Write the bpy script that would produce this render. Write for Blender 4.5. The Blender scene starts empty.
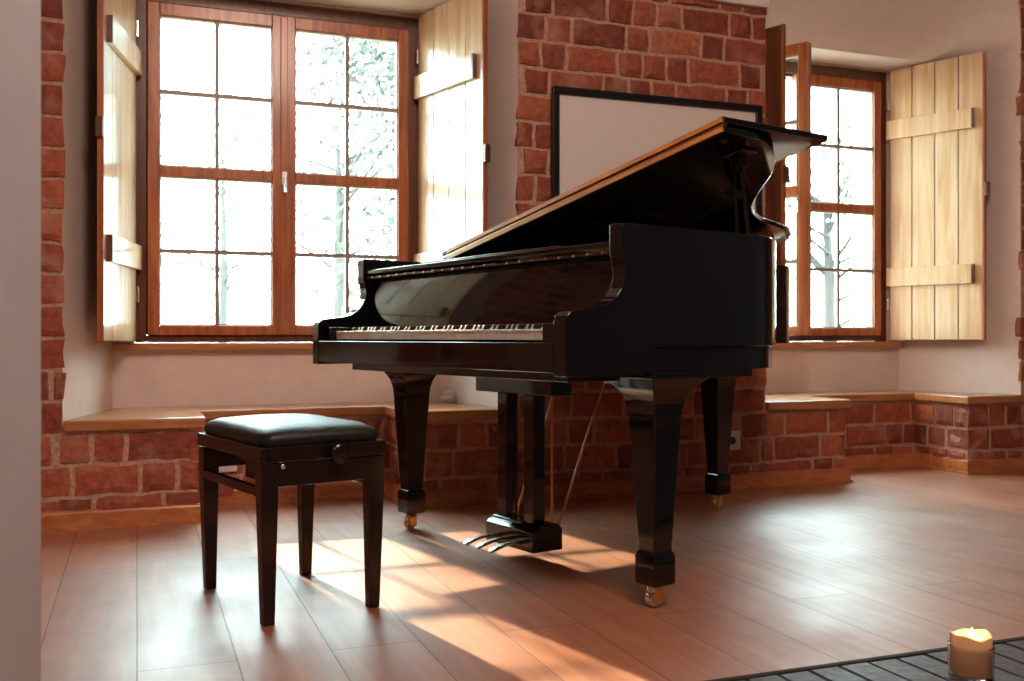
import bpy, bmesh, math, random
from mathutils import Vector, Matrix, noise
R = random.Random(7)
sc = bpy.context.scene
COL = sc.collection
PI = math.pi

# ------------------------------------------------------------------ helpers
class MB:
    def __init__(s): s.v = []; s.f = []; s.m = []; s.c = []; s.col = None; s.mi = 0
    def vert(s, p): s.v.append(tuple(p)); return len(s.v) - 1
    def face(s, idx): s.f.append(tuple(idx)); s.m.append(s.mi); s.c.append(s.col)
    def poly(s, pts): s.face([s.vert(p) for p in pts])
    def box(s, x0, x1, y0, y1, z0, z1):
        i = [s.vert((x, y, z)) for z in (z0, z1) for y in (y0, y1) for x in (x0, x1)]
        for q in ((0,2,3,1),(4,5,7,6),(0,1,5,4),(2,6,7,3),(0,4,6,2),(1,3,7,5)): s.face([i[k] for k in q])
        return s
    def hexa(s, b, t):   # bottom four, top four points
        i = [s.vert(p) for p in list(b) + list(t)]
        for q in ((3,2,1,0),(4,5,6,7),(0,1,5,4),(1,2,6,5),(2,3,7,6),(3,0,4,7)): s.face([i[k] for k in q])
        return s
    def prism(s, pts, lo, hi, axis='z'):
        def P(a, b, c):
            return {'z': (a, b, c), 'x': (c, a, b), 'y': (a, c, b)}[axis]
        lo_i = [s.vert(P(a, b, lo)) for a, b in pts]; hi_i = [s.vert(P(a, b, hi)) for a, b in pts]
        n = len(pts)
        s.face(lo_i[::-1]); s.face(hi_i)
        for k in range(n): s.face([lo_i[k], lo_i[(k+1)%n], hi_i[(k+1)%n], hi_i[k]])
        return s
    def loft(s, rings, close=True, caps=True):
        idx = [[s.vert(p) for p in r] for r in rings]; n = len(rings[0])
        for a, b in zip(idx[:-1], idx[1:]):
            for k in range(n if close else n-1): s.face([a[k], a[(k+1)%n], b[(k+1)%n], b[k]])
        if caps: s.face(idx[0][::-1]); s.face(idx[-1])
        return s
    def lathe(s, prof, c=(0,0,0), n=24, ax='z'):
        rings = []
        for r, h in prof:
            ring = []
            for k in range(n):
                t = 2*PI*k/n; x, y = r*math.cos(t), r*math.sin(t)
                p = {'z': (x, y, h), 'x': (h, x, y), 'y': (x, h, y)}[ax]
                ring.append((p[0]+c[0], p[1]+c[1], p[2]+c[2]))
            rings.append(ring)
        return s.loft(rings)
    def tube(s, path, r, n=10):
        path = [Vector(p) for p in path]; rings = []
        for i, p in enumerate(path):
            d = (path[min(i+1, len(path)-1)] - path[max(i-1, 0)]).normalized()
            up = Vector((0,0,1)) if abs(d.z) < .9 else Vector((1,0,0))
            a = d.cross(up).normalized(); b = d.cross(a)
            rr = r[i] if isinstance(r, (list, tuple)) else r
            rings.append([p + a*rr*math.cos(2*PI*k/n) + b*rr*math.sin(2*PI*k/n) for k in range(n)])
        return s.loft(rings)
    def build(s, name, mats, parent=None, bevel=0, smooth=False, xf=None):
        me = bpy.data.meshes.new(name)
        vs = s.v if xf is None else [tuple(xf(*p)) for p in s.v]
        me.from_pydata(vs, [], s.f)
        if not isinstance(mats, (list, tuple)): mats = [mats]
        for m in mats: me.materials.append(m)
        for p, mi in zip(me.polygons, s.m): p.material_index = mi; p.use_smooth = smooth
        if any(c is not None for c in s.c):
            at = me.color_attributes.new('tone', 'FLOAT_COLOR', 'CORNER')
            k = 0
            for p, c in zip(me.polygons, s.c):
                c = c or (0,0,0)
                for _ in p.vertices: at.data[k].color = (c[0], c[1], c[2], 1); k += 1
        bm = bmesh.new(); bm.from_mesh(me); bmesh.ops.recalc_face_normals(bm, faces=bm.faces); bm.to_mesh(me); bm.free()
        o = bpy.data.objects.new(name, me); COL.objects.link(o)
        if parent is not None: o.parent = parent
        if bevel:
            b = o.modifiers.new('bevel', 'BEVEL'); b.width = bevel; b.segments = 2; b.limit_method = 'ANGLE'; b.angle_limit = math.radians(35)
            b.harden_normals = True
            for p in me.polygons: p.use_smooth = True
            if hasattr(me, 'set_sharp_from_angle'): me.set_sharp_from_angle(angle=math.radians(35))
        elif smooth and hasattr(me, 'set_sharp_from_angle'):
            me.set_sharp_from_angle(angle=math.radians(40))
        return o

def struct(o): o['kind'] = 'structure'; return o
def tag(o, label, cat, group=None):
    o['label'] = label; o['category'] = cat
    if group: o['group'] = group
    return o
def empty(name, loc, rz=0):
    o = bpy.data.objects.new(name, None); COL.objects.link(o)
    o.location = loc; o.rotation_euler = (0, 0, rz); o.empty_display_size = .1
    return o

# ------------------------------------------------------------------ materials
def nt(name):
    m = bpy.data.materials.new(name); m.use_nodes = True
    t = m.node_tree; return m, t, t.nodes['Principled BSDF']
def N(t, typ, **kw):
    n = t.nodes.new(typ)
    for k, v in kw.items():
        if k in n.inputs: n.inputs[k].default_value = v
        else: setattr(n, k, v)
    return n
def ramp(t, fac, stops):
    r = t.nodes.new('ShaderNodeValToRGB'); e = r.color_ramp.elements
    while len(e) < len(stops): e.new(.5)
    for x, (p, c) in zip(e, stops): x.position = p; x.color = (*c, 1)
    t.links.new(fac, r.inputs[0]); return r
def plain(name, col, rough=.5, metal=0, spec=.5, coat=0, bump=0, bscale=60, vary=.0):
    m, t, b = nt(name)
    b.inputs['Roughness'].default_value = rough; b.inputs['Metallic'].default_value = metal
    b.inputs['Specular IOR Level'].default_value = spec
    b.inputs['Coat Weight'].default_value = coat; b.inputs['Coat Roughness'].default_value = .08
    tc = N(t, 'ShaderNodeTexCoord')
    nz = N(t, 'ShaderNodeTexNoise', Scale=bscale, Detail=5.0); t.links.new(tc.outputs['Object'], nz.inputs['Vector'])
    lo = tuple(c*(1-vary) for c in col); hi = tuple(min(1, c*(1+vary)) for c in col)
    r = ramp(t, nz.outputs['Fac'], [(.3, lo), (.7, hi)]); t.links.new(r.outputs[0], b.inputs['Base Color'])
    if bump:
        bp = N(t, 'ShaderNodeBump', Strength=bump, Distance=.004); t.links.new(nz.outputs['Fac'], bp.inputs['Height'])
        t.links.new(bp.outputs[0], b.inputs['Normal'])
    return m
def wood(name, dark, light, rough=.35, stretch=(30, 30, 2.0), coat=0, spec=.5, crough=.15):
    m, t, b = nt(name)
    tc = N(t, 'ShaderNodeTexCoord'); mp = N(t, 'ShaderNodeMapping'); mp.inputs['Scale'].default_value = stretch
    t.links.new(tc.outputs['Object'], mp.inputs[0])
    nz = N(t, 'ShaderNodeTexNoise', Scale=1.0, Detail=6.0, Distortion=.6); t.links.new(mp.outputs[0], nz.inputs['Vector'])
    r = ramp(t, nz.outputs['Fac'], [(.3, dark), (.65, light)]); t.links.new(r.outputs[0], b.inputs['Base Color'])
    b.inputs['Roughness'].default_value = rough; b.inputs['Coat Weight'].default_value = coat
    b.inputs['Coat Roughness'].default_value = crough; b.inputs['Specular IOR Level'].default_value = spec
    bp = N(t, 'ShaderNodeBump', Strength=.15, Distance=.002); t.links.new(nz.outputs['Fac'], bp.inputs['Height'])
    t.links.new(bp.outputs[0], b.inputs['Normal'])
    return m

WA = math.atan2(.3511, .9363)
M = {}
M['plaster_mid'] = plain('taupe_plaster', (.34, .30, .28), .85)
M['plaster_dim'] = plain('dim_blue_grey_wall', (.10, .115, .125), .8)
M['black'] = plain('black_lacquer', (.0045, .0045, .005), .06, coat=.0, bscale=3)
M['black_sat'] = plain('black_satin', (.012, .011, .012), .3, bscale=5)
M['ebony'] = plain('ebony_key', (.012, .012, .012), .3)
M['ivory'] = plain('ivory_key', (.80, .70, .60), .35, vary=.03)
M['brass'] = plain('brass', (.75, .48, .2), .3, metal=1)
M['copper'] = plain('copper_rod', (.62, .3, .15), .4, metal=.7)
M['steel'] = plain('steel', (.7, .7, .7), .25, metal=1)
M['gold'] = plain('gold_plate', (.55, .38, .14), .45, metal=.6)
M['spruce'] = wood('spruce', (.4, .25, .12), (.55, .37, .2))
M['felt'] = plain('red_felt', (.25, .02, .02), .9)
M['velvet'] = plain('black_leather', (.008, .011, .0105), .45, bump=.35, bscale=120, spec=.45)
M['lid_sheen'] = wood('lid_sheen_orange', (.42, .13, .025), (.66, .24, .05), .3, (3, 30, 30))  # warm reflection on the black lid's front edge, painted as orange grain
M['rose'] = plain('bench_wood', (.009, .005, .0055), .16, bscale=20)
M['plaster'] = plain('plaster', (.76, .63, .575), .85, bump=.25, bscale=14, vary=.04)
M['plaster_white'] = plain('white_plaster', (.80, .76, .72), .85, bump=.2, bscale=14, vary=.03)
M['plaster_grey'] = plain('grey_plaster', (.50, .51, .55), .8, bump=.15, bscale=6, vary=.06)
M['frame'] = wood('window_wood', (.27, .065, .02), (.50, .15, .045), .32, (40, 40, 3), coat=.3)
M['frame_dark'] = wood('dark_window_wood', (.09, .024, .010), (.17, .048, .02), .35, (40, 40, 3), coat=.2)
M['muntin'] = plain('muntin', (.30, .24, .22), .4)
M['pine'] = wood('shutter_pine', (.62, .36, .17), (.80, .57, .36), .30, (30, 30, 2.2), coat=.8, crough=.12)
M['pine_shaded'] = wood('shutter_back_shade', (.12, .035, .015), (.2, .06, .025), .4, (30, 30, 2.2))  # same pine as the front, with the unlit side's shade painted in
M['shelf'] = wood('shelf_wood', (.34, .13, .045), (.52, .23, .09), .28, (2.5, 30, 30), coat=.6)
M['base'] = wood('baseboard_wood', (.36, .10, .03), (.56, .19, .06), .28, (3, 30, 30), coat=.3)
M['white'] = plain('white_paint', (.8, .78, .76), .4)
M['board'] = plain('white_board', (.80, .70, .66), .5, bscale=4, vary=.01)
M['socket'] = plain('socket_plastic', (.75, .68, .62), .35)
M['dark'] = plain('dark_hole', (.03, .02, .02), .6)

def glass():
    m, t, b = nt('window_glass')
    t.nodes.remove(b)
    tr = N(t, 'ShaderNodeBsdfTransparent'); tr.inputs[0].default_value = (.93, .96, .95, 1)
    gl = N(t, 'ShaderNodeBsdfGlossy', Roughness=.02); lw = N(t, 'ShaderNodeLayerWeight', Blend=.5); pw = N(t, 'ShaderNodeMath', operation='POWER'); pw.inputs[1].default_value = 5
    t.links.new(lw.outputs['Facing'], pw.inputs[0]); fr = N(t, 'ShaderNodeMath', operation='MULTIPLY_ADD'); fr.inputs[1].default_value = .9; fr.inputs[2].default_value = .04
    t.links.new(pw.outputs[0], fr.inputs[0])
    mx = N(t, 'ShaderNodeMixShader')
    t.links.new(fr.outputs[0], mx.inputs[0]); t.links.new(tr.outputs[0], mx.inputs[1]); t.links.new(gl.outputs[0], mx.inputs[2])
    t.links.new(mx.outputs[0], t.nodes['Material Output'].inputs[0])
    return m
M['glass'] = glass()

def brick_mat():
    m, t, b = nt('old_brick')
    at = N(t, 'ShaderNodeAttribute', attribute_name='tone')
    sp = N(t, 'ShaderNodeSeparateColor'); t.links.new(at.outputs['Color'], sp.inputs[0])
    tc = N(t, 'ShaderNodeTexCoord')
    nz = N(t, 'ShaderNodeTexNoise', Scale=38.0, Detail=8.0, Roughness=.7); t.links.new(tc.outputs['Object'], nz.inputs['Vector'])
    n2 = N(t, 'ShaderNodeTexNoise', Scale=7.0, Detail=4.0); t.links.new(tc.outputs['Object'], n2.inputs['Vector'])
    r1 = ramp(t, sp.outputs[0], [(0, (.17, .034, .020)), (.35, (.30, .062, .032)), (.7, (.42, .105, .048)), (1, (.52, .17, .08))])
    r2 = ramp(t, nz.outputs['Fac'], [(.3, (.45, .42, .42)), (.5, (.95, .95, .95)), (.72, (1.5, 1.45, 1.4))])
    mx = N(t, 'ShaderNodeMix', data_type='RGBA', blend_type='MULTIPLY'); mx.inputs[0].default_value = .8
    t.links.new(r1.outputs[0], mx.inputs[6]); t.links.new(r2.outputs[0], mx.inputs[7])
    r3 = ramp(t, n2.outputs['Fac'], [(.52, (0,0,0)), (.70, (.6,.6,.6))])
    m2 = N(t, 'ShaderNodeMix', data_type='RGBA'); m2.inputs[7].default_value = (.50, .27, .19, 1)
    t.links.new(r3.outputs[0], m2.inputs[0]); t.links.new(mx.outputs[2], m2.inputs[6])
    t.links.new(m2.outputs[2], b.inputs['Base Color']); b.inputs['Roughness'].default_value = .62
    bp = N(t, 'ShaderNodeBump', Strength=.9, Distance=.008); t.links.new(nz.outputs['Fac'], bp.inputs['Height'])
    t.links.new(bp.outputs[0], b.inputs['Normal'])
    return m
M['brick'] = brick_mat()
M['mortar'] = plain('mortar', (.50, .29, .205), .9, bump=.8, bscale=70, vary=.3)

def floor_mat():
    m, t, b = nt('oiled_floorboards')
    tc = N(t, 'ShaderNodeTexCoord'); mp = N(t, 'ShaderNodeMapping'); mp.vector_type = 'POINT'
    mp.inputs['Rotation'].default_value = (0, 0, -WA + PI/2)
    t.links.new(tc.outputs['Object'], mp.inputs[0])
    br = N(t, 'ShaderNodeTexBrick', Scale=1.0)
    br.inputs['Brick Width'].default_value = 1.7; br.inputs['Row Height'].default_value = .212
    br.inputs['Mortar Size'].default_value = .0017; br.inputs['Mortar Smooth'].default_value = .3
    br.inputs['Color1'].default_value = (0, 0, 0, 1); br.inputs['Color2'].default_value = (1, 1, 1, 1); br.inputs['Mortar'].default_value = (.5, .5, .5, 1)
    br.offset = .37
    t.links.new(mp.outputs[0], br.inputs['Vector'])
    m2 = N(t, 'ShaderNodeMapping'); m2.inputs['Scale'].default_value = (1.3, 16, 1); t.links.new(mp.outputs[0], m2.inputs[0])
    nz = N(t, 'ShaderNodeTexNoise', Scale=1.6, Detail=7.0, Distortion=.7); t.links.new(m2.outputs[0], nz.inputs['Vector'])
    big = N(t, 'ShaderNodeTexNoise', Scale=2.2, Detail=5.0, Roughness=.6); t.links.new(mp.outputs[0], big.inputs['Vector'])
    r = ramp(t, nz.outputs['Fac'], [(.25, (.27, .088, .038)), (.5, (.36, .125, .055)), (.75, (.44, .175, .085))])
    rb = ramp(t, br.outputs['Color'], [(0, (.86, .84, .82)), (1, (1.1, 1.08, 1.06))])
    mx = N(t, 'ShaderNodeMix', data_type='RGBA', blend_type='MULTIPLY'); mx.inputs[0].default_value = 1
    t.links.new(r.outputs[0], mx.inputs[6]); t.links.new(rb.outputs[0], mx.inputs[7])
    m3 = N(t, 'ShaderNodeMix', data_type='RGBA'); m3.inputs[7].default_value = (.13, .05, .028, 1)
    t.links.new(br.outputs['Fac'], m3.inputs[0]); t.links.new(mx.outputs[2], m3.inputs[6])
    t.links.new(m3.outputs[2], b.inputs['Base Color'])
    rr = N(t, 'ShaderNodeMapRange'); rr.inputs[1].default_value = .3; rr.inputs[2].default_value = .7
    rr.inputs[3].default_value = .36; rr.inputs[4].default_value = .58
    t.links.new(big.outputs['Fac'], rr.inputs[0]); t.links.new(rr.outputs[0], b.inputs['Roughness'])
    b.inputs['Specular IOR Level'].default_value = .75
    cw = N(t, 'ShaderNodeMath', operation='LESS_THAN'); cw.inputs[1].default_value = .5; t.links.new(br.outputs['Fac'], cw.inputs[0]); t.links.new(cw.outputs[0], b.inputs['Coat Weight'])
    b.inputs['Specular IOR Level'].default_value = .75
    t.links.new(rr.outputs[0], b.inputs['Coat Roughness']); b.inputs['Coat IOR'].default_value = 1.6
    h = N(t, 'ShaderNodeMath', operation='MULTIPLY_ADD'); h.inputs[1].default_value = .5
    t.links.new(nz.outputs['Fac'], h.inputs[0])
    h.inputs[2].default_value = 0
    h2 = N(t, 'ShaderNodeMath', operation='SUBTRACT'); t.links.new(h.outputs[0], h2.inputs[0]); t.links.new(br.outputs['Fac'], h2.inputs[1])
    bp = N(t, 'ShaderNodeBump', Strength=.22, Distance=.004); t.links.new(h2.outputs[0], bp.inputs['Height'])
    t.links.new(bp.outputs[0], b.inputs['Normal'])
    return m
M['floor'] = floor_mat()

def wax_mat():
    m, t, b = nt('candle_wax')
    b.inputs['Base Color'].default_value = (.92, .56, .30, 1); b.inputs['Roughness'].default_value = .4
    b.inputs['Subsurface Weight'].default_value = .6; b.inputs['Subsurface Radius'].default_value = (.03, .012, .005)
    tc = N(t, 'ShaderNodeTexCoord'); sx = N(t, 'ShaderNodeSeparateXYZ'); t.links.new(tc.outputs['Object'], sx.inputs[0])
    return m
M['wax'] = wax_mat()
def emis(name, col, s):
    m, t, b = nt(name); b.inputs['Emission Color'].default_value = (*col, 1); b.inputs['Emission Strength'].default_value = s
    b.inputs['Base Color'].default_value = (*col, 1); return m
M['flame'] = emis('flame', (1, .62, .25), 14)
def clear():
    m, t, b = nt('tumbler_glass'); b.inputs['Transmission Weight'].default_value = 1; b.inputs['Roughness'].default_value = .02
    b.inputs['IOR'].default_value = 1.25; b.inputs['Base Color'].default_value = (.95, .93, .9, 1); return m
M['clear'] = clear()
M['leaf'] = plain('leaf', (.10, .115, .095), .6, vary=.25, bscale=2)
M['bark'] = plain('bark', (.05, .045, .04), .9, vary=.3)
M['ground'] = plain('ground', (.12, .13, .10), .95, vary=.2, bscale=1)

# ------------------------------------------------------------------ the wall frame
E1 = Vector((math.cos(WA), math.sin(WA), 0)); E2 = Vector((-math.sin(WA), math.cos(WA), 0)); O = Vector((0, 4.42, 0))
def W(s, d, h): return O + E1*s + E2*d + Vector((0, 0, h))
DW = .637; DR = .388; HS = .415; SILL = .705; HEAD = 2.31; PT = 2.33
A1 = dict(f0=-1.816, p0=-1.325, p1=-.459, f1=.029, b0=-1.652, b1=-.165, w0=-1.561, w1=-.256)
A2 = dict(f0=1.321, p0=1.79, p1=2.596, f1=2.97, b0=1.262, b1=2.70, w0=1.303, w1=2.608)
CEIL = 3.4

def brick_run(mb, S, L, h0, h1, P, seed, shift=0.0, lenS=.262, lenH=.128):
    """bricks on the face whose running coordinate is S..S+L; P(s, out, h) maps to space, out is distance in front of the face"""
    rg = random.Random(seed); ch = .1205; m = .0095
    i = 0; h = 0
    for i in range(int(h1/ch) + 2):
        a, bt = i*ch + m, (i+1)*ch - m + .002
        if bt <= h0 + .03: continue
        a = max(a, h0 + .003); bt = min(bt, h1 - .003)
        if bt - a < .02: continue
        s = -6 + (i % 2)*.195 + shift + rg.uniform(-.02, .02); k = i % 2
        pat = rg.random()
        while s < S + L:
            w = lenS if k % 2 == 0 else lenH
            if rg.random() < .12: w = lenS if w == lenH else lenH
            w *= rg.uniform(.93, 1.07); k += 1
            s0, s1 = s + m, s + w - m; s += w
            if s1 < S + .02 or s0 > S + L - .02: continue
            e0, e1_ = s0 < S + .015, s1 > S + L - .015
            if e0 : s0 = S - rg.uniform(-.004, .007)
            if e1_: s1 = S + L + rg.uniform(-.004, .007)
            out = rg.uniform(.004, .020); tone = min(1, max(0, rg.gauss(.45, .23)))
            mb.mi = 1; mb.col = (tone, rg.random(), 0)
            nx = max(4, int((s1 - s0)/.024)); ny = 5
            grid = []
            tilt = rg.uniform(-.004, .004); sk = rg.uniform(-.003, .003)
            for jy in range(ny + 3):
                row = []
                fy = min(max(jy - 1, 0), ny)/ny
                for jx in range(nx + 3):
                    fx = min(max(jx - 1, 0), nx)/nx
                    ss = s0 + (s1 - s0)*fx; hh = a + (bt - a)*fy
                    border = (jx in (0, nx+2)) or (jy in (0, ny+2))
                    edge = fx in (0, 1) or fy in (0, 1)
                    n3 = noise.noise(Vector((ss*14 + seed, hh*14, out*50))); n4 = noise.noise(Vector((ss*9, hh*11 + seed, 3.3)))
                    hh += n3*.009 + sk*(fx - .5) + .010*noise.noise(Vector((ss*1.3, hh*1.1, seed*.1))); ss += n4*.010
                    if border: oo = -.004; 
                    elif edge: oo = out*.45 + n3*.002
                    else: oo = out + n3*.009 + tilt*(fx - .5)
                    if jx in (0, nx+2) and ((e0 and jx == 0) or (e1_ and jx == nx+2)): oo = -.03
                    row.append(mb.vert(P(ss, oo, hh)))
                grid.append(row)
            for jy in range(ny + 2):
                for jx in range(nx + 2):
                    mb.face([grid[jy][jx], grid[jy][jx+1], grid[jy+1][jx+1], grid[jy+1][jx]])
    mb.mi = 0; mb.col = None

def wbox(mb, s0, s1, d0, d1, h0, h1):
    p = [(s0,d0),(s1,d0),(s1,d1),(s0,d1)]
    mb.hexa([W(s,d,h0) for s,d in p], [W(s,d,h1) for s,d in p])

wall = MB()
front = lambda s, o, h: W(s, -o, h)
DB = 1.05
SL, SR = -3.4, 4.9
wbox(wall, SL, A1['f0'], 0, DB, 0, CEIL)
_p = [(A1['f1'],0),(A2['f0'],0),(1.20,DB),(A1['f1'],DB)]; wall.hexa([W(s,d,0) for s,d in _p],[W(s,d,PT) for s,d in _p])
wbox(wall, A2['f1'], SR, 0, DB, 0, CEIL)
hp = HS - .043
for A in (A1, A2):
    wbox(wall, A['f0'], A['p0'], 0, DW+.1, 0, hp)
    wbox(wall, A['p0'], A['p1'], DR, DW+.1, 0, hp)
    wbox(wall, A['p1'], A['f1'], 0, DW+.1, 0, hp)
brick_run(wall, -2.6, A1['f0']+2.6, 0, 2.9, front, 1)
brick_run(wall, A1['f0'], A1['p0']-A1['f0'], 0, hp, front, 2)
brick_run(wall, A1['p0'], A1['p1']-A1['p0'], 0, hp, lambda s,o,h: W(s, DR-o, h), 3, .05)
brick_run(wall, A1['p1'], A1['f1']-A1['p1'], 0, hp, front, 4)
brick_run(wall, A1['f1'], A2['f0']-A1['f1'], 0, PT, front, 4)
brick_run(wall, A2['f0'], A2['p0']-A2['f0'], 0, hp, front, 6)
brick_run(wall, A2['p0'], A2['p1']-A2['p0'], 0, hp, lambda s,o,h: W(s, DR-o, h), 7, .03)
brick_run(wall, A2['p1'], A2['f1']-A2['p1'], 0, hp, front, 8)
brick_run(wall, A2['f1'], 1.4, 0, 3.0, front, 9)
for S_, sg, sd in ((A1['p0'], 1, 11), (A1['p1'], -1, 12), (A2['p0'], 1, 13), (A2['p1'], -1, 14)):
    brick_run(wall, 0, DR, 0, hp, lambda s,o,h,S_=S_,sg=sg: W(S_ + sg*o, s, h), sd)
# inside edges of the pier above the shelves are rough too
struct(wall.build('wall_back', [M['mortar'], M['brick']]))

# plaster: reveals, wall under / over / beside the windows, vaulted heads
def alcove(A, name):
    q = MB()
    # back wall around the window opening (real thickness)
    wbox(q, A['b0']-.35, A['b1']+.35, DW, DW+.3, 0, SILL-.03)
    wbox(q, A['b0']-.35, A['w0'], DW, DW+.3, SILL-.03, CEIL)
    wbox(q, A['w1'], A['b1']+.35, DW, DW+.3, SILL-.03, CEIL)
    wbox(q, A['w0'], A['w1'], DW, DW+.3, HEAD, CEIL)
    # reveals as wedges
    for f, b, o in ((A['f0'], A['b0'], -.12), (A['f1'], A['b1'], .12)):
        p = [(f, .004), (b, DW+.01), (b+o*2.4, DW+.01), (f+o*1.2, .004)]
        q.hexa([W(s,d,HS-.04) for s,d in p], [W(s,d,CEIL) for s,d in p])
    # flat soffit then rising vault to the room
    n = 18; dm = .40
    def lerp(a, b, t): return a + (b-a)*t
    rows = []
    for d in (DW+.02, dm, .27, .13, -.0):
        row = []
        for k in range(n+1):
            t = k/n; g = max(0, (dm-d)/dm)
            sL = lerp(A['b0'], A['f0'], 1-d/DW) ; sR = lerp(A['b1'], A['f1'], 1-d/DW)
            tt = lerp(t, .5-.5*math.cos(PI*t), g)
            s = lerp(sL, sR, tt)
            h = HEAD + g*.85*math.sin(PI*t)**.8
            row.append(W(s, d, h))
        rows.append(row)
    q.loft(rows, close=False, caps=False)
    # front spandrel above the arch up to the ceiling
    top = [W(lerp(A['f0'], A['f1'], .5-.5*math.cos(PI*k/n)), 0, CEIL) for k in range(n+1)]
    q.loft([rows[-1], top], close=False, caps=False)
    return struct(q.build(name, M['plaster'], smooth=True))
alcove(A1, 'wall_left_alcove'); alcove(A2, 'wall_right_alcove')
q = MB(); wbox(q, A1['f1']-.012, A2['f0']+.006, -.03, DB, PT, CEIL); struct(q.build('wall_over_pier', M['plaster_white'], bevel=.006))

# floor, ceiling, room shell
xb = lambda x: 4.42 + .375*x
q = MB(); q.prism([(-4.2,-4.2),(6.2,-4.2),(6.2,xb(6.2)+.9),(-4.2,xb(-4.2)+.9)], -.1, 0); struct(q.build('floor', M['floor']))
q = MB(); q.prism([(-4.2,-4.2),(6.2,-4.2),(6.2,xb(6.2)+.6),(-4.2,xb(-4.2)+.6)], CEIL, CEIL+.1); struct(q.build('ceiling', M['plaster']))
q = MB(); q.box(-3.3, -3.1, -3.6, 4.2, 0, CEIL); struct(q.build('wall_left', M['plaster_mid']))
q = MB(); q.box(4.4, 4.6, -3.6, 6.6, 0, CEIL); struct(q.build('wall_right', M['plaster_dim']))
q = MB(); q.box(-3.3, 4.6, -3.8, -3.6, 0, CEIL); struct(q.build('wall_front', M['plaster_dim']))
# pale partition in the left foreground
q = MB(); q.box(-1.0, -.715, -.6, 1.525, 0, CEIL); struct(q.build('wall_partition', M['plaster_grey'], bevel=.008))

# baseboards with rounded top
def baseboard(name, pts):
    q = MB(); prof = [(0,0), (-.026,0), (-.026,.010), (-.020,.014), (-.020,.058), (-.016,.069), (-.008,.074), (0,.075)]
    n = len(pts); rings = []
    for i, (s, d) in enumerate(pts):
        a = Vector(pts[max(i-1,0)]); b = Vector(pts[min(i+1,n-1)]); p = Vector((s,d))
        d1 = (p-a).normalized() if i > 0 else (b-p).normalized(); d2 = (b-p).normalized() if i < n-1 else d1
        n1 = Vector((d1.y,-d1.x)); n2 = Vector((d2.y,-d2.x)); mt = (n1+n2)
        mt = mt/ max(.5, mt.dot(n1)) 
        rings.append([W(s + mt.x*-o, d + mt.y*-o, h) for o, h in prof])
    q.loft(rings); return struct(q.build(name, M['base'], smooth=True))
g = .004
baseboard('baseboard_back', [(-3.0,-g),(A1['p0']+g,-g),(A1['p0']+g,DR-g),(A1['p1']-g,DR-g),(A1['p1']-g,-g),(A2['p0']+g,-g),(A2['p0']+g,DR-g),(A2['p1']-g,DR-g),(A2['p1']-g,-g),(4.5,-g)])

# window shelves (one varnished board per window, U shaped)
def shelf(A, label):
    o = .028; z0, z1 = HS-.043, HS
    q = MB()
    pts = [(A['f0']+.003,-o),(A['p0']+o,-o),(A['p0']+o,DR-o),(A['p1']-o,DR-o),(A['p1']-o,-o),(A['f1']-.003,-o),(A['b1']-.004,DW-.004),(A['b0']+.004,DW-.004)]
    if A is A2: pts[-1] = (A['f0']+.003, DW-.004)
    c = W((A['f0']+A['f1'])/2, 0, 0)
    q.prism(pts, z0, z1)
    e = empty('window_shelf', W(0,0,0), WA)
    ob = q.build('board', M['shelf'], e, bevel=.008)
    return tag(e, label, 'shelf')
shelf(A1, 'orange-brown varnished wooden window shelf on the brick plinth behind the piano bench')
shelf(A2, 'varnished wooden window shelf on the brick plinth at the right, beyond the piano tail')

# ------------------------------------------------------------------ windows
GL = [(.783, 1.455, 1.118), (1.501, 2.176, 1.835)]
def casement(parent, x0, x1, name='casement', flip=1):
    """x0..x1 outer width, built in the local plane y -.02.. .02"""
    z0, z1 = .738, 2.232; st = .052
    g0, g1 = x0+st, x1-st
    e = MB()
    e.box(x0, g0, -.024, .024, z0, z1); e.box(g1, x1, -.024, .024, z0, z1)
    e.box(g0, g1, -.023, .023, z0, GL[0][0]); e.box(g0, g1, -.023, .023, GL[0][1], GL[1][0]); e.box(g0, g1, -.023, .023, GL[1][1], z1)
    c = e.build(name, M['frame'], parent, bevel=.004)
    b = MB()
    for lo, hi, mz in GL:   # pale glazing beads
        b.box(g0, g0+.006, -.012, .016, lo, hi); b.box(g1-.006, g1, -.012, .016, lo, hi)
        b.box(g0, g1, -.012, .016, lo, lo+.006); b.box(g0, g1, -.012, .016, hi-.007, hi)
    b.build('glazing_bead', M['beadm'], c)
    mu = MB(); xm = (g0+g1)/2
    for lo, hi, mz in GL:
        mu.box(xm-.0095, xm+.0095, -.013, .013, lo, hi); mu.box(g0, xm-.0095, -.0125, .0125, mz-.0095, mz+.0095); mu.box(xm+.0095, g1, -.0125, .0125, mz-.0095, mz+.0095)
    mu.build('glazing_bar', M['muntin'], c)
    p = MB()
    for lo, hi, mz in GL: p.box(g0, g1, .000, .003, lo, hi)
    p.build('pane', M['glass'], c)
    return c
M['beadm'] = plain('glazing_bead', (.50, .40, .30), .5)
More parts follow.
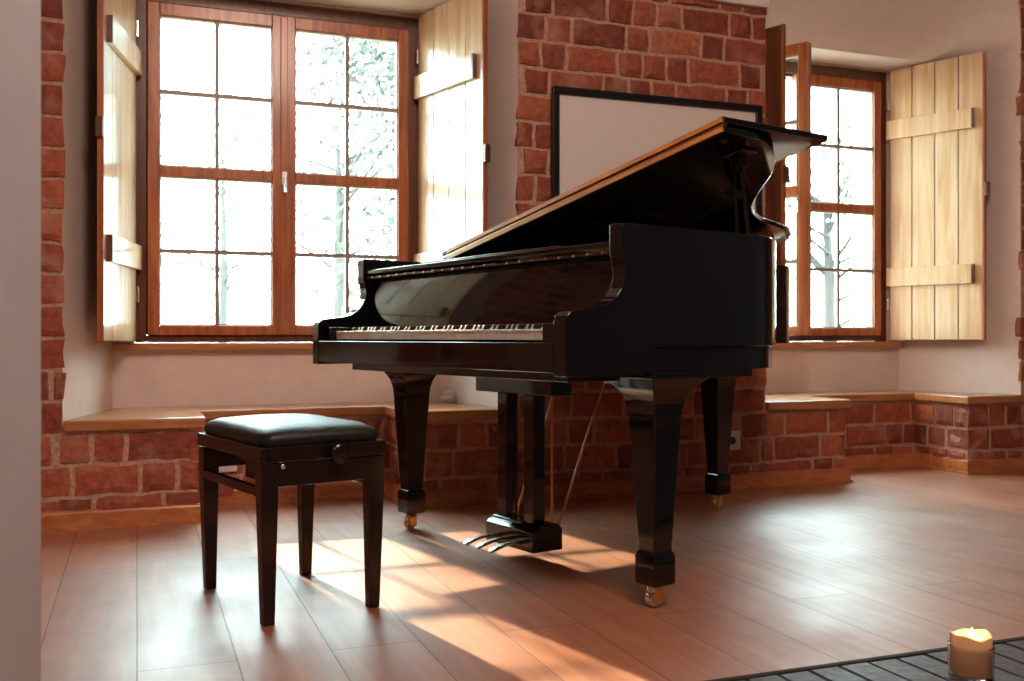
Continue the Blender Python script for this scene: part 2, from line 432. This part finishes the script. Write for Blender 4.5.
def window(idx, A, open_left=False):
    L = A['w1'] - A['w0']
    e = empty(f'window_{idx}', W(A['w0'], DW, 0), WA); struct(e)
    f = MB(); t = .050
    f.box(0, t, -.005, .10, SILL, 2.295); f.box(L-t, L, -.005, .10, SILL, 2.295)
    f.box(t, t+.014, .026, .10, .738, 2.236); f.box(L-t-.014, L-t, .026, .10, .738, 2.236); f.box(t+.014, L-t-.014, .026, .10, 2.222, 2.236); f.box(t+.014, L-t-.014, .026, .10, .738, .752)
    f.box(t, L-t, -.004, .10, 2.236, 2.295); f.box(t, L-t, -.004, .10, SILL, .738)
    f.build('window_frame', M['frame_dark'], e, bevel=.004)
    tr = MB(); tr.box(.0, L, -.02, .02, 2.296, 2.308); tr.build('head_strip', M['beadm'], e)
    xm = L/2
    if not open_left: casement(e, t+.003, xm-.001)
    c2 = casement(e, xm+.001, L-t-.003)
    if not open_left:
        h = MB(); h.box(xm-.016, xm+.016, -.034, -.0245, .745, 2.225); h.build('meeting_bead', M['frame'], e, bevel=.004)
    h = MB(); h.box(xm-.011, xm+.011, -.044, -.0245 if open_left else -.034, 1.44, 1.50); h.tube([(xm, -.045, 1.47), (xm, -.072, 1.47), (xm, -.076, 1.40)], .006); h.build('window_catch', M['steel'], e, smooth=True)
    s = MB(); s.box(-.085, L+.085, -.05, .12, SILL-.036, SILL-.001); s.build('window_sill', M['shelf'], e, bevel=.006)
    if open_left:
        # left casement swung into the room, hinged on the left jamb
        hs, hd = 1.357-A['w0'], .608-DW; es, ed = 1.655-A['w0'], .10-DW
        ang = math.atan2(ed-hd, es-hs)
        c = casement(e, 0, .592, 'open_casement'); c.location = (hs, hd, 0); c.rotation_euler = (0, 0, ang)
    return e
window(1, A1); window(2, A2, True)

# ------------------------------------------------------------------ shutters
def shutter(p0, p1, face, label, w=.548):
    """hinge at (s,d)=p0, free edge toward p1; face=+1/-1: side that carries the battens (local -y*face)"""
    a = W(*p0, 0); b = W(*p1, 0); ang = math.atan2(b.y-a.y, b.x-a.x)
    e = empty('shutter', a, ang); tag(e, label, 'shutter', 'ledged window shutters')
    n = 4; bw = w/n; z0, z1 = .712, 2.302
    for k in range(n):
        q = MB(); q.box(k*bw+.0025, (k+1)*bw-.0025, -.011, .011, z0 + .001*k, z1)
        q.build('plank', M['pine'], e, bevel=.003)
    t = MB(); t.box(0, w, -.0095, .0095, z0+.002, z1-.002)
    q = MB(); yb = .0115 if face > 0 else -.0145; q.box(.001, w-.002, yb, yb+.003, z0+.004, z1-.004); q.build('back_shade', M['pine_shaded'], e)  # added layer, its dark colour paints the shade on the shutter's back
    q = MB(); q.box(w-.001, w+.010, -.0125, .0125, z0, z1); q.build('edge_lipping', M['frame'], e, bevel=.002)
    y0, y1 = (-.033, -.011) if face > 0 else (.011, .033)
    for lo, hi in ((1.89, 2.0), (1.027, 1.135)):
        q = MB()
        # chamfered ends
        q.prism([(-.012, y0 if face>0 else y1), (w-.055, y0 if face>0 else y1), (w-.045, y1 if face>0 else y0), (-.012, y1 if face>0 else y0)], lo, hi)
        q.build('batten', M['pine'], e, bevel=.002)
        q = MB(); q.box(w-.0545, w-.0435, min(y0,y1)+.0005, max(y0,y1)-.0005, lo+.0005, hi-.0005); q.build('batten_end', M['frame_dark'], e)
    q = MB(); yy = -.03 if face > 0 else .012
    q.box(w+.0105, w+.030, -.014, .014, 1.505, 1.585); q.build('latch_block', M['frame_dark'], e, bevel=.003)
    for z in (.92, 2.1):
        q = MB(); q.lathe([(.007, z-.035), (.007, z+.035)], (-.008, -.014*face, 0), 10); q.build('hinge', M['steel'], e)
    return e
shutter((A1['w0']-.004, DW-.035), (-1.676, .10), -1, 'open plank shutter at far left, left of the large window')
shutter((A1['w1']+.004, DW-.035), (-.113, .106), 1, 'open plank shutter between the large window and the brick pier, right above the piano lid')
shutter((A2['w0']-.012, DW-.035), (1.478, .118), -1, 'narrow-looking shutter edge-on beside the brick pier, left of the right window')
shutter((A2['w1']+.004, DW-.035), (2.813, .141), 1, 'wide open plank shutter with two battens at the right of the right window', w=.530)

# ------------------------------------------------------------------ framed board on the pier, sockets
e = empty('framed_board', W(.177, -.02, 1.10), WA); tag(e, 'large blank white board in a black frame on the brick pier behind the piano lid', 'picture frame')
Wd, Hd, ft = 1.095, .746, .032
q = MB()
q.box(0, Wd, -.03, -.002, 0, ft); q.box(0, Wd, -.03, -.002, Hd-ft, Hd); q.box(0, ft, -.03, -.002, ft, Hd-ft); q.box(Wd-ft, Wd, -.03, -.002, ft, Hd-ft)
q.build('frame', M['black_sat'], e, bevel=.003)
q = MB(); q.box(ft-.004, Wd-ft+.004, -.015, -.004, ft-.004, Hd-ft+.004); q.build('panel', M['board'], e)

def socket(s, d, h, label):
    e = empty('wall_socket', W(s, d, h), WA); tag(e, label, 'socket', None)
    q = MB(); q.box(-.046, .046, -.022, -.010, -.046, .046); q.build('plate', M['socket'], e, bevel=.004)
    q = MB(); q.lathe([(.019, -.0235), (.019, -.0215)], (0, 0, 0), 20, 'y'); q.build('outlet', M['dark'], e)
    q = MB(); 
    for x in (-.009, .009): q.lathe([(.0025, -.026), (.0025, -.024)], (x, 0, 0), 8, 'y')
    q.build('contact', M['steel'], e)
def s_of(px, d):   # wall coordinate s seen at image column px on the plane at depth d
    r = (px-512)/1000.0; ox, oy = W(0, d, 0).x, W(0, d, 0).y
    return (r*oy - ox)/(E1.x - r*E1.y)
socket(s_of(226, DR), DR, .188, 'white wall socket low on the brick plinth behind the piano bench')
socket(s_of(730, 0), 0, .233, 'white wall socket on the brick wall half hidden by the rear piano leg')

# ------------------------------------------------------------------ grand piano (local x = bass to treble, y = to the tail, z up)
PA = math.atan2(-.819, .573)
gp = empty('grand_piano', (.131, 2.426, 0), PA)
tag(gp, 'black polished grand piano with lid on half stick, in front of the brick wall', 'piano')
RIMT = 1.02; RB = .705; TH = .05
def catmull(pts, n=6):
    out = []
    for i in range(len(pts)-1):
        p0 = Vector(pts[max(i-1,0)]); p1 = Vector(pts[i]); p2 = Vector(pts[i+1]); p3 = Vector(pts[min(i+2,len(pts)-1)])
        for k in range(n):
            t = k/n
            out.append(tuple(.5*((2*p1)+(-p0+p2)*t+(2*p0-5*p1+4*p2-p3)*t*t+(-p0+3*p1-3*p2+p3)*t**3)))
    out.append(tuple(pts[-1])); return out
side = catmull([(0,.30),(0,.45),(0,.62),(-.018,.74),(-.085,.86),(-.21,1.0),(-.39,1.14),(-.56,1.29),(-.675,1.47),(-.73,1.64),(-.79,1.78),(-.90,1.875),(-1.06,1.915),(-1.24,1.91),(-1.37,1.865),(-1.46,1.78),(-1.5,1.66),(-1.5,1.4),(-1.5,.9),(-1.5,.30)], 5)
def offset(pts, t):
    out = []
    for i, p in enumerate(pts):
        a = Vector(pts[max(i-1,0)]); b = Vector(pts[min(i+1,len(pts)-1)]); d = (b-a).normalized(); nrm = Vector((d.y, -d.x))  # outward
        out.append((p[0]-nrm.x*-t if False else p[0]+nrm.x*t, p[1]+nrm.y*t))
    return out
inner = offset(side, -TH)
q = MB(); prof = [(0, RB), (0, RIMT-.003), (-.003, RIMT), (-TH+.003, RIMT), (-TH, RIMT-.003), (-TH, RB)]
rings = []
for i in range(len(side)):
    ring = []
    for o, h in prof:
        f = -o/TH; ring.append((side[i][0]*(1-f)+inner[i][0]*f, side[i][1]*(1-f)+inner[i][1]*f, h))
    rings.append(ring)
q.loft(rings)
q.build('rim', M['black'], gp, smooth=True)
# arms / cheeks with scroll profile
cheek = [(.30,.632),(.30,RIMT),(.183,RIMT),(.18,RIMT-.004),(.18,.950),(.184,.932),(.190,.912),(.192,.892),(.188,.872),(.178,.852),(.163,.834),(.146,.820),(.126,.810),(.10,.804),(.03,.796),(.014,.792),(.004,.782),(0,.768),(0,.632)]
for x0 in (-TH, -1.5):
    q = MB(); q.prism(cheek, x0, x0+TH, 'x'); o = q.build('cheek', M['black'], gp, bevel=.004)
    o.modifiers['bevel'].limit_method = 'WEIGHT'; at = o.data.attributes.new('bevel_weight_edge', 'FLOAT', 'EDGE')
    for ed in o.data.edges:
        y0_, y1_ = (o.data.vertices[v].co.y for v in ed.vertices); at.data[ed.index].value = 0.0 if (y0_ > .29 and y1_ > .29) else 1.0
# keybed / lower case
low = [(x, y) for x, y in offset(side, -.010) if y <= .98]
treble = [p for p in low if p[0] > -.75]; bass = [p for p in low if p[0] < -.75]
q = MB(); q.prism([(-.012,.305)] + treble + bass + [(-1.488,.305)], .640, RB-.003); q.build('keybed', M['black'], gp, bevel=.003)
q = MB(); q.box(-1.447, -.053, .012, .31, .645, .704); q.box(-1.38, -.12, .10, .80, .612, .639); q.build('key_frame', M['black_sat'], gp, bevel=.003)
q = MB(); q.box(-1.4495, -.0505, .0, .010, .640, .716); q.box(-1.4495, -.0505, .0095, .046, .704, .716); q.build('keyslip', M['black'], gp, bevel=.003)
q = MB(); q.box(-.128, -.0505, .022, .195, .7045, .765); q.build('key_block', M['black'], gp, bevel=.004)
q = MB(); q.box(-1.4495, -1.402, .022, .195, .7045, .765); q.build('key_block', M['black'], gp, bevel=.004)
# soundboard, iron plate, strings, pin block inside
ins = offset(side, -TH-.002)
q = MB(); q.prism([(-.052,.45)] + [p for p in ins if p[1] > .45] + [(-1.448,.45)], .80, .812); q.build('soundboard', M['spruce'], gp)
q = MB(); ins2 = [p for p in offset(side, -TH-.03) if p[1] > .5]
rings = []
ins3 = [p for p in offset(side, -TH-.09) if p[1] > .5]
m_ = min(len(ins2), len(ins3)); 
for i in range(m_): rings.append([(ins2[i][0], ins2[i][1], .86), (ins3[i][0], ins3[i][1], .86), (ins3[i][0], ins3[i][1], .878), (ins2[i][0], ins2[i][1], .878)])
q.loft(rings); q.box(-1.44, -.06, .36, .50, .86, .88)
for xa, xb in ((-.35,-.62), (-.7,-1.0), (-1.1,-1.25)): q.hexa([(xa-.012,.5,.875),(xa+.012,.5,.875),(xb+.012,1.45 if xb > -.8 else 1.72,.875),(xb-.012,1.45 if xb > -.8 else 1.72,.875)], [(xa-.012,.5,.90),(xa+.012,.5,.90),(xb+.012,1.45 if xb > -.8 else 1.72,.90),(xb-.012,1.45 if xb > -.8 else 1.72,.90)])
q.build('iron_plate', M['gold'], gp, bevel=.003)
q = MB()
for k in range(60):
    t = k/59; xa = -.12 - 1.28*t; L_ = .62 + 1.05*min(1, t*1.35); xb = xa - .12*(1-t)
    q.tube([(xa, .42, .885), (xb, .42 + L_ - .05, .885)], .0009, 4)
o = q.build('string', M['steel'], gp); o['kind'] = 'stuff'
# fallboard leaning back behind the keys, music shelf above
q = MB(); q.prism([(.198,.762),(.214,.762),(.232,.930),(.240,.945),(.222,.945),(.214,.930)], -1.449, -.051, 'x'); q.build('fallboard', M['black'], gp, bevel=.004)
q = MB(); q.box(-1.449, -.051, .185, .215, .762, .768); q.build('felt_strip', M['felt'], gp)
q = MB(); q.box(-1.449, -.051, .196, .225, .946, .953); q.build('hinge_rail', M['black_sat'], gp, bevel=.001)
q = MB(); q.box(-1.449, -.051, .19, .54, .962, .978); q.build('music_shelf', M['black'], gp, bevel=.004)
for k in range(22):
    x = -1.40 + 1.31*k/21
    q = MB(); q.lathe([(.004, .190), (.004, .1955)], (x, 0, .9495), 8, 'y'); q.build('screw', M['brass'], gp)
# the folded music desk lying on the shelf
q = MB(); q.box(-1.15, -.35, .25, .50, .980, .992); q.build('music_desk', M['black'], gp, bevel=.004)
# keys: 52 white and 36 black, each its own mesh part
KW = 1.27/52; kx = -1.40
base = MB(); base.box(.0006, KW-.0006, .048, .192, .722, .750); base.box(.0006, KW-.0006, .046, .049, .744, .751)
w0 = base.build('white_key', M['ivory'], gp, bevel=.0012); w0.location.x = kx
bk = MB(); bk.hexa([(-.0066,.096,.750),(.0066,.096,.750),(.0066,.191,.750),(-.0066,.191,.750)], [(-.0048,.104,.764),(.0048,.104,.764),(.0048,.191,.764),(-.0048,.191,.764)])
b0 = bk.build('black_key', M['ebony'], gp, bevel=.001); first = True
for i in range(52):
    if i: o = w0.copy(); COL.objects.link(o); o.location.x = kx + i*KW
    if i < 51 and (i % 7) in (0, 2, 3, 5, 6):
        if first: o = b0; first = False
        else: o = b0.copy(); COL.objects.link(o)
        o.location.x = kx + (i+1)*KW
# legs with flared shoulders, foot block and caster
def leg(x, y, s=1.0, ball=M['steel']):
    def ring(a, h, o=0): return [(x-a, y-a, h), (x+a, y-a, h), (x+a, y+a, h), (x-a, y+a, h)]
    q = MB()
    top = [(.105,.640),(.104,.622),(.088,.606),(.072,.588),(.061,.566),(.054,.540),(.0515,.515)]
    q.loft([ring(.033, .150)] + [ring(.0325*s, .165)] + [ring(a, h) for a, h in top[::-1]])
    o = q.build('leg', M['black'], gp, bevel=.004)
    q = MB(); q.loft([ring(.036, .062), ring(.039, .068), ring(.039, .138), ring(.034, .152)]); q.build('foot_block', M['black'], o, bevel=.003)
    q = MB(); q.lathe([(.016,.040),(.022,.044),(.022,.056),(.017,.062)], (x, y, 0), 18)
    q.box(x-.020, x-.013, y-.018, y+.012, .012, .045); q.box(x+.013, x+.020, y-.018, y+.012, .012, .045)
    q.build('caster', M['brass'], o, smooth=True)
    q = MB(); q.lathe([(.012,-.0125),(.0215,-.010),(.023,0),(.0215,.010),(.012,.0125)], (x, y-.006, .0232), 20, 'x'); q.build('caster_wheel', ball, o, smooth=True)
leg(-.084, .372, ball=M['steel']); leg(-1.428, .372, ball=M['brass']); leg(-1.078, 1.665, ball=M['brass'])
# knee hardware glinting by the treble leg
q = MB(); q.lathe([(.03,.604),(.032,.608),(.032,.6115)], (-.22,.36,0), 20); q.box(-.25,-.13,.33,.352,.600,.6115); q.build('leg_lock', M['steel'], gp, smooth=True)
# lyre
ly = MB(); ly.box(-.985, -.555, .375, .46, .545, .6105); lyre = ly.build('lyre', M['black'], gp, bevel=.004)
q = MB()
for x in (-.842, -.692): q.hexa([(x-.026,.388,.132),(x+.026,.388,.132),(x+.026,.44,.132),(x-.026,.44,.132)], [(x-.031,.388,.5445),(x+.031,.388,.5445),(x+.031,.44,.5445),(x-.031,.44,.5445)]) if False else None
for x in (-.842, -.692):
    q = MB(); q.hexa([(x-.026,.388,.130),(x+.026,.388,.130),(x+.026,.436,.130),(x-.026,.436,.130)], [(x-.029,.388,.5446),(x+.029,.388,.5446),(x+.029,.436,.5446),(x-.029,.436,.5446)])
    q.build('lyre_post', M['black'], lyre, bevel=.004)
q = MB(); q.prism([(.352,.050),(.352,.112),(.364,.124),(.372,.124),(.380,.134),(.452,.134),(.470,.118),(.470,.050)], -.885, -.618, 'x'); q.build('pedal_box', M['black'], lyre, bevel=.003)
for x in (-.815, -.745, -.672):
    q = MB(); rings = []
    for yy, w, z in ((.355,.009,.078),(.32,.010,.080),(.28,.013,.078),(.25,.017,.072),(.232,.017,.066),(.222,.010,.061)):
        rings.append([(x-w,yy,z-.004),(x+w,yy,z-.004),(x+w*.8,yy,z+.005),(x-w*.8,yy,z+.005)])
    q.loft(rings); q.build('pedal', M['steel'], lyre, bevel=.002)
for pth in ([(-.766,.452,.125),(-.766,.452,.545)], [(-.655,.455,.125),(-.655,.455,.56)], [(-.632,.462,.118),(-.66,.69,.605)], [(-.87,.462,.118),(-.87,.66,.605)]):
    q = MB(); q.tube(pth, .0045, 8); q.build('rod', M['copper'], lyre, smooth=True)
# lid
c_, s_ = math.cos(math.radians(10.2)), math.sin(math.radians(10.2))
def lid_xf(w, b, t): return (-1.5 + w*c_ - t*s_, b, 1.026 + w*s_ + t*c_)
ol = offset(side, .014)
lidpts = [(p[0]+1.5, p[1]) for p in ol if p[1] > .62]
lidpts = [(1.514, .56)] + lidpts + [(-.014, .56)]
q = MB(); q.prism(lidpts, 0, .020); lid = q.build('lid', [M['black'], M['lid_sheen']], gp, xf=lid_xf, bevel=.004)
q = MB(); q.box(-.010, 1.52, .558, 1.01, .0255, .0455); q.build('lid_flap', M['black'], lid, xf=lid_xf, bevel=.004)
q = MB(); q.box(0.03, 1.512, .5535, .5592, .003, .0165); q.build('lid_edge_sheen', M['lid_sheen'], lid, xf=lid_xf);  # added strips, orange to paint the warm reflection on black lacquer
q = MB(); q.box(0.03, 1.516, .552, .5575, .0285, .042); q.build('flap_edge_sheen', M['lid_sheen'], lid, xf=lid_xf)
q = MB(); q.box(-.01, 1.516, .5600, .572, .0203, .0252); q.build('lid_hinge', M['brass'], lid, xf=lid_xf)
# prop stick (half stick) and its bracket on the lid
def L3(w, b, t): return Vector(lid_xf(w, b, t))
top = L3(1.40, .745, -.014)
foot = Vector((-.075, .735, RIMT-.02))
q = MB(); q.tube([foot, top], [.0075, .006], 8); q.build('prop_stick', M['black'], gp, smooth=True)
q = MB(); q.tube([foot + Vector((-.012,-.035,0)), top + Vector((-.01,-.02,0))], [.005,.005], 8); q.build('prop_stick', M['black'], gp, smooth=True)
q = MB(); q.box(1.36, 1.44, .71, .78, -.010, -.0005); q.box(1.375, 1.415, .725, .765, -.045, -.010); q.build('prop_cup', M['black_sat'], lid, xf=lid_xf, bevel=.004)
# curved lid-support button
q = MB(); q.lathe([(.006,-.012),(.011,-.008),(.011,-.0008)], (1.47,.6,0), 12); q.build('rubber_button', M['black_sat'], lid, xf=lid_xf)

# ------------------------------------------------------------------ piano bench
U = Vector((.573, -.819, 0)); V = Vector((.819, .573, 0)); C0 = Vector((.131, 2.426, 0))
bc = C0 + U*-.745 + V*-.405
be = empty('piano_bench', bc, PA); tag(be, 'dark wooden piano bench with padded black seat and side knob', 'bench')
hx, hy = .252, .176   # half length (along keyboard), half width
TOP = .452
q = MB()
q.box(-hx, hx, -hy, -hy+.022, TOP-.036, TOP); q.box(-hx, hx, hy-.022, hy, TOP-.038, TOP)
q.box(-hx, -hx+.022, -hy+.022, hy-.022, TOP-.038, TOP); q.box(hx-.022, hx, -hy+.022, hy-.022, TOP-.038, TOP)
q.build('seat_frame', M['rose'], be, bevel=.003)
q = MB()
ix, iy = hx-.004, hy-.004
for sg in (-1, 1):   # deep end aprons (the knob side) and slim long rails
    q.box(sg*ix - (.018 if sg > 0 else 0), sg*ix + (.018 if sg < 0 else 0), -iy, iy, .350, .411)
    q.box(-ix+.018, ix-.018, sg*iy-(.018 if sg>0 else 0), sg*iy+(.018 if sg<0 else 0), .324, .349)
q.build('apron', M['rose'], be, bevel=.003)
# scissor lift bars inside
for sg in (-1, 1):
    q = MB(); y = sg*.125; q.box(.02, .225, y-.006, y+.006, .352, .412)
    None and q.hexa([(-.22,y-.004,.39),(-.20,y-.004,.386),(-.20,y+.004,.386),(-.22,y+.004,.39)],[(-.22,y-.004,.402),(-.20,y-.004,.402),(-.20,y+.004,.402),(-.22,y+.004,.402)])
    q.tube([(-.05, y, .405), (.05, y, .39)], .006, 8)
    q.build('lift_bar', M['black_sat'], be, smooth=True)
for sx in (-1, 1):
    for sy in (-1, 1):
        q = MB()
        x1, y1 = sx*(hx-.003), sy*(hy-.003)
        def rect(w, hgt, inn): 
            xo, yo = x1 - sx*inn, y1 - sy*inn
            xi, yi = xo - sx*w, yo - sy*w
            return [(xo,yo,hgt),(xi,yo,hgt),(xi,yi,hgt),(xo,yi,hgt)]
        q.loft([rect(.030, .0, .010), rect(.046, .349, .0), rect(.046, .4125, .0)])
        q.build('leg', M['rose'], be, bevel=.003)
# knob on the treble end
q = MB(); q.lathe([(.008, hx-.002),(.008, hx+.010),(.024, hx+.011),(.027, hx+.015),(.027, hx+.028),(.022, hx+.033),(.010, hx+.035)], (0, .03, .428), 24, 'x'); q.build('knob', M['rose'], be, smooth=True)
q = MB(); q.lathe([(.006, hx-.003),(.006, hx+.003),(.003,hx+.005)], (0, -.118, .402), 12, 'x'); q.build('screw', M['steel'], be, smooth=True)
# domed cushion
q = MB(); n = 20; rings = []
def sup(rx, ry, h, p=5):
    out = []
    for k in range(48):
        t = 2*PI*k/48; c, s = math.cos(t), math.sin(t)
        out.append((rx*math.copysign(abs(c)**(2/p), c), ry*math.copysign(abs(s)**(2/p), s), h))
    return out
for f, h, p in ((.94,.440,14),(.975,.4525,14),(1.0,.463,12),(1.0,.473,11),(.965,.485,9),(.87,.496,6),(.62,.504,3.6),(.3,.508,3),(.05,.509,3)):
    rings.append(sup((hx-.006)*f, (hy-.006)*f, h, p))
q.loft(rings); q.build('seat', M['velvet'], be, smooth=True)

# ------------------------------------------------------------------ grey brick hearth in the right foreground, candles
def Wl(p, s, d): return Vector(p) + E1*s + E2*d
hp0 = Vector((.602, 2.166, 0))
hq = MB()
Pq = lambda s, d, h: tuple(hp0 + E1*s + E2*d + Vector((0,0,h)))
def hb(s0,s1,d0,d1,h0,h1):
    pp = [(s0,d0),(s1,d0),(s1,d1),(s0,d1)]; hq.hexa([Pq(s,d,h0) for s,d in pp],[Pq(s,d,h1) for s,d in pp])
hq.mi = 1; hb(-.25, 2.2, -.75, -.012, .0003, .004); hb(-.25, 2.2, -.0115, .004, .0003, .010)
hq.mi = 0; rg = random.Random(3)
for j in range(3):
    s = -.2 + (.03 if j == 1 else 0)
    while s < 2.1:
        z = .009 + rg.uniform(-.0012, .0012)
        d1 = -.018 - j*.245; d0 = d1 - .235
        hb(s+.005, s+.073, d0, d1, .002, z); s += .079
M['slate'] = plain('slate_brick', (.075, .075, .088), .5, bump=.8, bscale=45, vary=.45)
M['slate_joint'] = plain('dark_joint', (.02, .014, .012), .8)
struct(hq.build('floor_hearth', [M['slate'], M['slate_joint']], bevel=.0))

cx, cy = .972, 2.118
ce = empty('pillar_candle', (cx, cy, .0105), 0); ce.scale = (1, 1, .91); tag(ce, 'lit orange candle in a clear glass on the grey bricks at bottom right', 'candle')
q = MB()
q.lathe([(.001,0),(.043,0),(.045,.004),(.046,.075),(.0435,.076),(.0425,.008),(.001,.008)], (0,0,0), 32); q.build('glass_holder', M['clear'], ce, smooth=True)
q = MB(); rings = []
def wob(r, h, a): return [((r+a*.6*math.sin(3*t+1))*math.cos(t), (r+a*.6*math.sin(3*t+1))*math.sin(t), h + a*(math.sin(2*t+.6)+.6*math.sin(5*t))) for t in [2*PI*k/32 for k in range(32)]]
for r, h, a in ((.038,.0095,0),(.0408,.013,0),(.0412,.07,0),(.0415,.092,.001),(.0405,.099,.0035),(.036,.100,.0035),(.031,.092,.002),(.022,.086,0),(.004,.085,0)): rings.append(wob(r, h, a))
q.loft(rings); q.build('wax', M['wax'], ce, smooth=True)
q = MB(); q.tube([(0,0,.084),(.001,0,.090),(.003,0,.095)], .0012, 6); q.build('wick', M['dark'], ce)
q = MB(); q.lathe([(.0005,.091),(.0035,.094),(.0045,.098),(.0035,.104),(.0015,.110),(.0003,.114)], (.002,0,0), 12); q.build('flame', M['flame'], ce, smooth=True)

sc_ = s_of(447, .53)
te = empty('tealight', W(sc_, .50, HS+.001), 0); tag(te, 'small white votive candle on the window shelf beside the left front piano leg', 'candle')
q = MB(); q.lathe([(.001,0),(.036,0),(.042,.010),(.041,.022),(.033,.028),(.001,.028)], (0,0,0), 24); q.build('dish', M['white'], te, smooth=True)
q = MB(); q.lathe([(.001,.0285),(.024,.0285),(.025,.045),(.018,.052),(.001,.052)], (0,0,0), 20); q.build('wax', M['white'], te, smooth=True)

# ------------------------------------------------------------------ outdoors
q = MB(); a = [(-14, 1.1), (16, 1.1), (16, 30), (-14, 30)]
q.hexa([W(s,d,-.35) for s,d in a], [W(s,d,-.25) for s,d in a]); struct(q.build('ground', M['ground']))
def tree(s, d, H, R_, seed, label, nl=2600, ls=1.0):
    rg = random.Random(seed); base = W(s, d, -.25)
    e = empty('leafy_tree', base, 0); tag(e, label, 'tree', 'trees outside the windows')
    q = MB(); q.tube([(0,0,0),(.05,.02,H*.3),(0,.08,H*.62)], [.11,.085,.04], 8)
    br = []
    for k in range(16):
        z = H*rg.uniform(.22,.62); t = rg.uniform(0, 2*PI); l = R_*rg.uniform(.5,.95)
        tip = Vector((math.cos(t)*l, math.sin(t)*l, z + l*rg.uniform(.2,.9))); br.append(tip)
        q.tube([(.03,.03,z), tuple(Vector((0,0,z)).lerp(tip,.5)+Vector((0,0,.08))), tuple(tip)], [.03,.018,.006], 6)
    q.build('trunk', M['bark'], e, smooth=True)
    q = MB()
    for k in range(nl):
        c = br[rg.randrange(len(br))]; p = Vector((rg.gauss(c.x, .36), rg.gauss(c.y, .36), rg.gauss(c.z, .40)))
        r = rg.uniform(.035, .07)*ls; a = Vector((rg.uniform(-1,1), rg.uniform(-1,1), rg.uniform(-1,1))).normalized()
        b = a.cross(Vector((rg.uniform(-1,1), rg.uniform(-1,1), rg.uniform(-1,1)))).normalized()
        q.poly([p-a*r, p+b*r*.45, p+a*r, p-b*r*.45])
    q.build('crown', M['leaf'], e)
tree(0.1, 17.5, 7.6, 2.8, 1, 'leafy tree seen faintly through the left half of the large window')
tree(1.1, 10.0, 6.0, 2.2, 3, 'leafy tree seen faintly through the right half of the large window')
tree(6.7, 6.4, 4.4, 1.5, 2, 'leafy tree filling the small panes of the right window')

tree(1.3, 5.2, 6.2, 1.3, 5, 'dense leafy tree added nearest the wall to keep sun off the right window, its leaves at the right edge of the large window', 15000, 1.0)  # added here, crown thickened, to block the sun through the right window
# ------------------------------------------------------------------ light
w = bpy.data.worlds.new('world'); sc.world = w; w.use_nodes = True; t = w.node_tree
bg = t.nodes['Background']; bg.inputs['Strength'].default_value = 31
tc = N(t, 'ShaderNodeTexCoord'); nz = N(t, 'ShaderNodeTexNoise', Scale=2.5, Detail=5.0); t.links.new(tc.outputs['Generated'], nz.inputs['Vector'])
r = ramp(t, nz.outputs['Fac'], [(.3, (.66, .86, .89)), (.7, (.74, .94, .96))]); t.links.new(r.outputs[0], bg.inputs['Color'])
def lamp(name, typ, loc, rot, energy, col, **kw):
    l = bpy.data.lights.new(name, typ); l.energy = energy; l.color = col
    for k, v in kw.items(): setattr(l, k, v)
    o = bpy.data.objects.new(name, l); COL.objects.link(o); o.location = loc; o.rotation_euler = rot; return o
el = math.radians(33); az = U.copy(); az = (az*math.cos(math.radians(2.4)) - V*math.sin(math.radians(2.4)))
dirv = Vector((az.x*math.cos(el), az.y*math.cos(el), -math.sin(el)))
so = lamp('sun', 'SUN', (-4, 9, 6), dirv.to_track_quat('-Z', 'Y').to_euler(), 14, (1, .72, .44), angle=math.radians(1.2))
lamp('ceiling_lamp', 'AREA', (.6, .9, 3.25), (math.radians(42), 0, math.radians(8)), 95, (1, .75, .61), size=1.0)
lamp('ceiling_lamp', 'AREA', (-1.2, -1.5, 3.3), (0, 0, 0), 90, (1, .77, .65), size=1.2)
lamp('candle_light', 'POINT', (cx+.002, cy, .0105+.106), (0,0,0), .55, (1, .5, .18), shadow_soft_size=.01)

# ------------------------------------------------------------------ camera
cam = bpy.data.cameras.new('camera'); co = bpy.data.objects.new('camera', cam); COL.objects.link(co)
co.location = (0, 0, .73); co.rotation_euler = (PI/2, 0, 0)
cam.sensor_width = 36; cam.lens = 1000/1024*36; cam.shift_y = -3.5/1024; cam.clip_start = .05
cam.dof.use_dof = True; cam.dof.focus_distance = 2.9; cam.dof.aperture_fstop = 5.0
sc.camera = co
vs = sc.view_settings; vs.view_transform = 'Standard'; vs.look = 'None'; vs.gamma = 1; vs.use_curve_mapping = False; vs.exposure = 0
sc.cycles.max_bounces = 10; sc.cycles.transparent_max_bounces = 12; sc.cycles.use_denoising = True
sc.cycles.sample_clamp_indirect = 8
